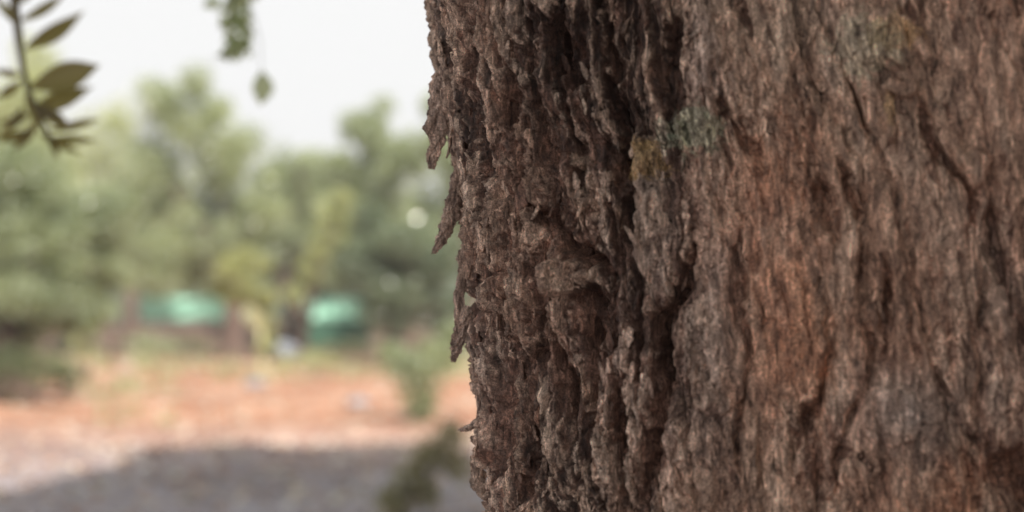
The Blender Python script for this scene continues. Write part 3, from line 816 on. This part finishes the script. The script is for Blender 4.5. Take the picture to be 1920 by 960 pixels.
M_BARK = m

tree0 = thing('old_tree', 'huge old tree with rough peeling brown bark filling the right half of the photo', 'tree', (AX[0], AX[1], 0))
T0 = np.array([AX[0], AX[1], 0.])
STEP = .00072
phi_f = phi_of(np.arange(arc(-1.75), arc(.62), STEP))
ph = np.concatenate([np.linspace(-math.pi, -1.75, 60)[:-1], phi_f, np.linspace(.62, math.pi, 110)[1:]])
zf = np.arange(.93, 1.46, STEP)
zs = np.concatenate([np.linspace(-.08, .93, 130)[:-1], zf, np.linspace(1.46, 3.0, 170)[1:]])
PH, ZZ = np.meshgrid(ph, zs)
H, masks = bark(PH, ZZ)
seam = sstep(math.pi, math.pi - .4, np.abs(PH))
H = H * seam
dphi, dz = tangential(PH, ZZ)
Vt = surf(PH + dphi * seam, ZZ + dz * seam, H)
attrs = {k: v_.ravel() for k, v_ in masks.items()}

verts = [Vt.reshape(-1, 3)]; quads = [grid_quads(len(ph), len(zs))]; nbase = PH.size
# loose scales lifted off the bark, part of the same skin
rng = np.random.default_rng(303)
NF = 1500
fphi = phi_of(rng.uniform(arc(-1.5), arc(.45), NF)); fz = rng.uniform(.94, 1.45, NF)
fpx, fpy = pix(fphi, fz)
keep = rng.random(NF) < np.where(fpx < 1250, .9, .22)
fphi, fz = fphi[keep], fz[keep]; n = len(fphi)
hh, mk = bark(fphi, fz)
Lf = rng.uniform(.005, .014, n) * (1 + 1.0 * (rng.random(n) < .08)); Wf = Lf * rng.uniform(.07, .2, n)
nu_, nv_ = 5, 9
S, Tt = np.meshgrid(np.linspace(-1, 1, nu_), np.linspace(0, 1, nv_))
tiltf = rng.normal(0, .35, n) + .12
lift = rng.uniform(.0, .28, n); side = rng.uniform(-.5, .5, n)
flip = np.where(rng.random(n) < .7, -1, 1)
prof = np.sin(np.clip(Tt * .85 + .12, 0, 1) * math.pi) ** .5
jag = rng.normal(0, .22, (n, nv_, nu_)) * (np.abs(S) > .4)
su = (S[None] * prof[None] * (1 + jag)) * Wf[:, None, None]
sv = (Tt[None] + rng.normal(0, .03, (n, nv_, nu_))) * Lf[:, None, None] * flip[:, None, None]
ct, st = np.cos(tiltf)[:, None, None], np.sin(tiltf)[:, None, None]
du = su * ct + sv * st; dv = -su * st + sv * ct
off = -.0012 + lift[:, None, None] * Lf[:, None, None] * (Tt[None] ** 1.3) + side[:, None, None] * su * .8 + .0004 * rng.normal(size=(n, nv_, nu_))
fp = phi_of(arc(fphi)[:, None, None] + du); fzv = fz[:, None, None] + dv
h0 = hh[:, None, None]
front = surf(fp, fzv, h0 + off + .0009); back = surf(fp, fzv, h0 + off - .0002)
m_ = nu_ * nv_
fv = np.stack([front.reshape(n, m_, 3), back.reshape(n, m_, 3)], 1).reshape(-1, 3)
q0 = grid_quads(nu_, nv_); q1 = q0[:, ::-1] + m_
loop = [i for i in range(nu_)] + [j * nu_ + nu_ - 1 for j in range(1, nv_)] + [(nv_ - 1) * nu_ + i for i in range(nu_ - 2, -1, -1)] + [j * nu_ for j in range(nv_ - 2, 0, -1)]
rim = np.array([(loop[(k + 1) % len(loop)], loop[k], loop[k] + m_, loop[(k + 1) % len(loop)] + m_) for k in range(len(loop))])
qf = np.vstack([q0, q1, rim])
fq = (qf[None] + (np.arange(n) * 2 * m_)[:, None, None]).reshape(-1, 4) + nbase
verts.append(fv); quads.append(fq)
for k in attrs:
    val = np.clip(mk[k] + (rng.uniform(-.1, .35, n) if k == 'weather' else 0), 0, 1)
    attrs[k] = np.concatenate([attrs[k], np.repeat(val, 2 * m_)])
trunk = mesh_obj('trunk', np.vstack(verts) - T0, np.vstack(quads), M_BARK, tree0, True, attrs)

# strips of bark that hang loose from the left edge of the trunk
def bark_strip(pts, label, seed, yoff=0.0, thick=.5):
    """pts: (px, py, half width px) down the strip"""
    rr = np.random.default_rng(seed)
    pts = np.array(pts, float); k = len(pts)
    t = np.linspace(0, k - 1, k * 9)
    x = np.interp(t, np.arange(k), pts[:, 0]); y = np.interp(t, np.arange(k), pts[:, 1]); wd = np.interp(t, np.arange(k), pts[:, 2])
    nn = 22; th = np.arange(nn) * 2 * math.pi / nn
    C = np.array([P(a, b_, 1.012 + yoff) for a, b_ in zip(x, y)])
    Wm = wd / F * 1.012
    s_idx = t[:, None] * 1.0
    ns = (1.25 * perlin(s_idx * 1.3 + np.cos(th) * 1.2 + seed, np.sin(th) * 1.2 + 7, seed)
          + .9 * perlin(s_idx * 3.1 + np.cos(th) * 2.2, np.sin(th) * 2.2 + 3, seed + 1) + .45 * perlin(s_idx * 8 + np.cos(th) * 4, np.sin(th) * 4 + 3, seed + 2))
    ns = np.round(ns * 2) / 2 * .55 + ns * .45
    rw = Wm[:, None] * (1.1 + .42 * ns); rt = Wm[:, None] * thick * (1.1 + .4 * ns)
    v = C[:, None] + np.stack([rw * np.cos(th), rt * np.sin(th) + .25 * rw * np.cos(th), .0005 * rr.normal(size=(len(t), nn))], -1)
    v = v.reshape(-1, 3)
    q = grid_quads(nn, len(t), 0, True)
    v = np.vstack([v, C[0], C[-1]]); c0 = len(v) - 2; mlen = len(t)
    tr = [(c0, i, (i + 1) % nn) for i in range(nn)] + [(c0 + 1, (mlen - 1) * nn + (i + 1) % nn, (mlen - 1) * nn + i) for i in range(nn)]
    nvt = len(v)
    at = dict(rough=np.ones(nvt), weather=np.clip(.45 + .5 * rr.random(nvt), 0, 1), warm=np.full(nvt, .15), orange=np.zeros(nvt), grey=np.full(nvt, .25), lich_y=np.zeros(nvt), lich_g=np.zeros(nvt))
    o = mesh_obj('bark_flake', v - T0, q, M_BARK, trunk, False, at, np.array(tr))
    o['label'] = label
    return o
bark_strip([(846, 112, 8), (834, 132, 12), (822, 152, 14), (820, 178, 14), (818, 205, 14), (816, 240, 17), (819, 270, 12), (812, 298, 9), (808, 316, 5)], 'ragged flake hanging at the upper left edge', 401)
bark_strip([(834, 176, 9), (816, 198, 6), (803, 213, 3)], 'small pointed splinter beside the upper flake', 402)
bark_strip([(880, 285, 9), (866, 315, 13), (858, 350, 13), (850, 390, 15), (840, 420, 14), (831, 445, 10), (821, 462, 7), (812, 475, 3)], 'long pointed flake peeling away from the left edge', 403)
bark_strip([(884, 425, 8), (868, 500, 8), (861, 560, 8), (862, 610, 9)], 'thin upright strip along the left edge', 404)
bark_strip([(884, 575, 10), (865, 615, 11), (857, 648, 10), (853, 665, 7), (850, 678, 4)], 'small dark flake hanging below the thin strip', 405)
bark_strip([(910, 780, 9), (892, 796, 12), (875, 805, 11), (869, 808, 5)], 'dark stubby nub sticking out low on the left edge', 406, 0, .8)
bark_strip([(898, 835, 6), (894, 875, 11), (898, 910, 12), (905, 932, 5)], 'curled flake near the bottom of the left edge', 407)

# limbs and crown above the picture
rng = np.random.default_rng(505)
mbc = MB()
topx, topy = axis(np.array([2.85]))
fk = np.array([float(topx[0]), AX[1], 2.85])
LC = []; LR = []
for k in range(13):
    a = k * 2.4; rr_ = 1.2 + 2.9 * ((k * .618) % 1)
    end = np.array([fk[0] + rr_ * math.cos(a), 2.0 + rr_ * math.sin(a) * .95, 4.6 + rng.uniform(-.3, 1.8)])
    pth = limb_path(fk + [0.12 * math.cos(a), .12 * math.sin(a), 0], end, rng, 10, .08)
    mbc.tube(pth, np.linspace(.16, .03, 10), 12, .2, k)
limb_o = mbc.build('limb', M_BARKFAR, tree0, True, T0)
for k in range(150):
    a = rng.uniform(0, 6.283); rr_ = 4.1 * math.sqrt(rng.random())
    zc = 3.9 + rng.uniform(0, 2.4) * (1 - (rr_ / 5.0) ** 2)
    LC.append([fk[0] + .5 + rr_ * math.cos(a) * 1.15, 2.7 + rr_ * math.sin(a) * 1.15, zc]); f_ = rng.uniform(.55, .95)
    LR.append([f_, f_, f_ * .6])
for k in range(24):      # unseen boughs added behind the viewer and on the right to darken the trunk
    a = rng.uniform(-1.8, -.25); rr_ = rng.uniform(3.0, 4.2)
    LC.append([.2 + rr_ * math.cos(a), .6 + rr_ * math.sin(a), rng.uniform(1.0, 4.2)]); f_ = rng.uniform(.4, .7)
    LR.append([f_, f_, f_ * 1.3])
for k in range(26):      # unseen clumps added towards the sun to keep its spots off the trunk
    c_ = np.array([.15, .9, 1.2]) + sun_from * rng.uniform(3.4, 7.0) + rng.normal(size=3) * .28
    LC.append(list(c_)); LR.append([.6, .6, .45])
Vc, Qc, tc_ = leaf_cloud(LC, LR, 190000, .14, rng, .38, shell=.05)
lc_ = Vc.reshape(-1, 4, 3).mean(1)          # unseen crown cut so its shadow takes a set edge on the soil
sx_ = lc_[:, 0] - sun_from[0] / sun_from[2] * lc_[:, 2]; sy_ = lc_[:, 1] - sun_from[1] / sun_from[2] * lc_[:, 2]
lim = np.interp(sx_, [-6, -3.1, -2.85, -2.55, -2.2, -1.9, -1.43, -.68, 1], [6.8, 7.5, 8.6, 10.2, 11.6, 11.0, 10.8, 11.3, 11.8]) + .8 * perlin(sx_ * 1.3, lc_[:, 2] * .3, 8) + .7 * perlin(sx_ * 4, lc_[:, 2] * .6, 9)
kp = sy_ < lim
Vc = Vc.reshape(-1, 4, 3)[kp].reshape(-1, 3); tc_ = tc_.reshape(-1, 4)[kp].ravel(); Qc = np.arange(len(Vc)).reshape(-1, 4)
mesh_obj('crown', Vc - T0, Qc, M_CROWN, tree0, False, {'tint': tc_})

# hanging branch with broad leaves, near the camera at top left
def leaf_mesh(a, b, wpx_l, wpx_r, d, dtip, tint, fold=.35, n=14, droop=0.0):
    """a leaf from pixel a to pixel b at distance d..dtip; side widths in px"""
    pa = P(a[0], a[1], d); pb = P(b[0], b[1], dtip)
    ax_ = pb - pa; L = np.linalg.norm(ax_); ax_ /= L
    view = np.array([0, 1, 0.]); sd = np.cross(ax_, view); sd /= np.linalg.norm(sd)
    nrm = np.cross(sd, ax_)
    t = np.linspace(0, 1, n); prof = np.sin(np.clip(t, 0, 1) ** .9 * math.pi) ** 1.15 + .02
    wl_ = wpx_l / F * d; wr_ = wpx_r / F * d
    cols = []
    for s in (-1, -.5, 0, .5, 1):
        wv_ = (wl_ if s < 0 else wr_)
        cols.append(pa + ax_ * (t * L)[:, None] + sd * (s * wv_ * prof)[:, None] + nrm * (abs(s) * fold * wv_ * prof + .08 * L * np.sin(t * math.pi))[:, None])
    Vv_ = np.stack(cols, 1).reshape(-1, 3)
    return Vv_, grid_quads(5, n), np.full(len(Vv_), tint)

br = thing('tmp', '', '', (0, 0, 0)); bpy.data.objects.remove(br)
DN = 1.95
mbt = MB()
stem_pts = [P(-60, -520, 1.5), P(-10, -250, 1.4), P(12, -60, DN), P(26, 30, DN), P(34, 110, DN), P(48, 170, DN), P(72, 220, DN), P(92, 262, DN)]
top_pts = [np.array([-.9, 1.6, 4.2]), np.array([-.85, 1.6, 3.0]), np.array([-.75, 1.55, 2.3])]
full = np.array(top_pts + [np.array([-.62, 1.5, 1.8])] + stem_pts[1:])
tt = np.linspace(0, len(full) - 1, 60)
full = np.stack([np.interp(tt, np.arange(len(full)), full[:, i]) for i in range(3)], -1)
for _ in range(12):
    full[1:-1] = full[1:-1] * .5 + (full[:-2] + full[2:]) * .25
mbt.tube(full, np.concatenate([np.linspace(.012, .0055, 40), np.linspace(.0048, .003, 20)]), 8, .08, 3)
branch = mbt.build('branch', M_TWIG, tree0, True, T0)
LEAVES = [((28, 42), (118, -12), 10, 12), ((40, 92), (154, 20), 17, 19), ((48, 165), (184, 122), 24, 34), ((56, 208), (172, 162), 16, 24),
          ((84, 246), (184, 222), 9, 10), ((92, 258), (184, 264), 8, 9), ((30, 50), (-20, -10), 9, 9), ((52, 215), (-12, 232), 10, 10),
          ((60, 245), (-10, 262), 9, 12), ((34, 140), (-25, 130), 8, 8), ((24, 20), (0, -60), 8, 8), ((90, 258), (106, 300), 9, 9), ((60, 200), (128, 238), 14, 14), ((20, 10), (66, -44), 11, 11), ((66, 225), (20, 285), 11, 11), ((70, 250), (150, 290), 10, 10), ((50, 190), (112, 226), 14, 12), ((40, 200), (-8, 262), 10, 11), ((36, 150), (-14, 186), 10, 11), ((44, 170), (70, 250), 12, 12)]
for k, (a, b_, l_, r_) in enumerate(LEAVES):
    l_ *= .95; r_ *= .95
    Vv_, q_, ti = leaf_mesh(a, b_, l_, r_, DN, DN + (-.02, .025, -.015, .03)[k % 4], (k * .37) % 1)
    mesh_obj('leaf', Vv_ - T0, q_, M_NEAR, branch, True, {'tint': ti})

# second hanging spray, farther away, top centre-left
DM = 2.5
mbt = MB()
full = np.array([[-.75, 2.1, 4.3], [-.72, 2.05, 3.2], [-.70, 1.95, 2.2], P(432, -120, DM), P(434, 0, DM), P(430, 60, DM), P(424, 118, DM)])
tt = np.linspace(0, len(full) - 1, 50)
path = np.stack([np.interp(tt, np.arange(len(full)), full[:, i]) for i in range(3)], -1)
mbt.tube(path, np.linspace(.007, .0012, 50), 6)
side = np.array([P(434, -20, DM), P(470, 20, DM), P(486, 80, DM), P(488, 150, DM)])
mbt.tube(side, [.0014, .001, .0008, .0007], 5)
spray = mbt.build('branch', M_TWIG, tree0, True, T0)
rng = np.random.default_rng(77)
vs, qs, ts = [], [], []; nb = 0
for k in range(75):
    yy_ = rng.uniform(-60, 112); xx_ = 438 + rng.normal() * (14 if yy_ < 70 else 7); ang_ = rng.uniform(.5, 2.6); l_ = rng.uniform(26, 50)
    Vv_, q_, ti = leaf_mesh((xx_, yy_ - 8), (xx_ + l_ * math.cos(ang_), yy_ - 8 + l_ * math.sin(ang_) * .6), 11, 11, DM + rng.normal() * .03, DM + rng.normal() * .04, rng.random(), n=7)
    vs.append(Vv_); qs.append(q_ + nb); ts.append(ti); nb += len(Vv_)
mesh_obj('foliage', np.vstack(vs) - T0, np.vstack(qs), M_SPRAY, spray, True, {'tint': np.concatenate(ts)})
Vv_, q_, ti = leaf_mesh((489, 132), (487, 198), 19, 21, DM, DM, .8)
mesh_obj('leaf', Vv_ - T0, q_, M_SPRAY, spray, True, {'tint': ti})

# ------------------------------------------------------------------ added haze, standing in for lens glare over the trees
m, nt, out = new_mat('haze')
vp = N(nt, 'ShaderNodeVolumePrincipled'); vp.inputs['Color'].default_value = (.95, .96, .97, 1); vp.inputs['Density'].default_value = .0022
vp.inputs['Anisotropy'].default_value = .2
nt.links.new(vp.outputs[0], out.inputs['Volume'])
mb = MB(); mb.box((-90, -30, -1.2), (90, 110, 14)); hz = mb.build('haze', m)
tag(hz, 'thin pale haze added over the grove in place of lens glare', None, None, 'stuff')
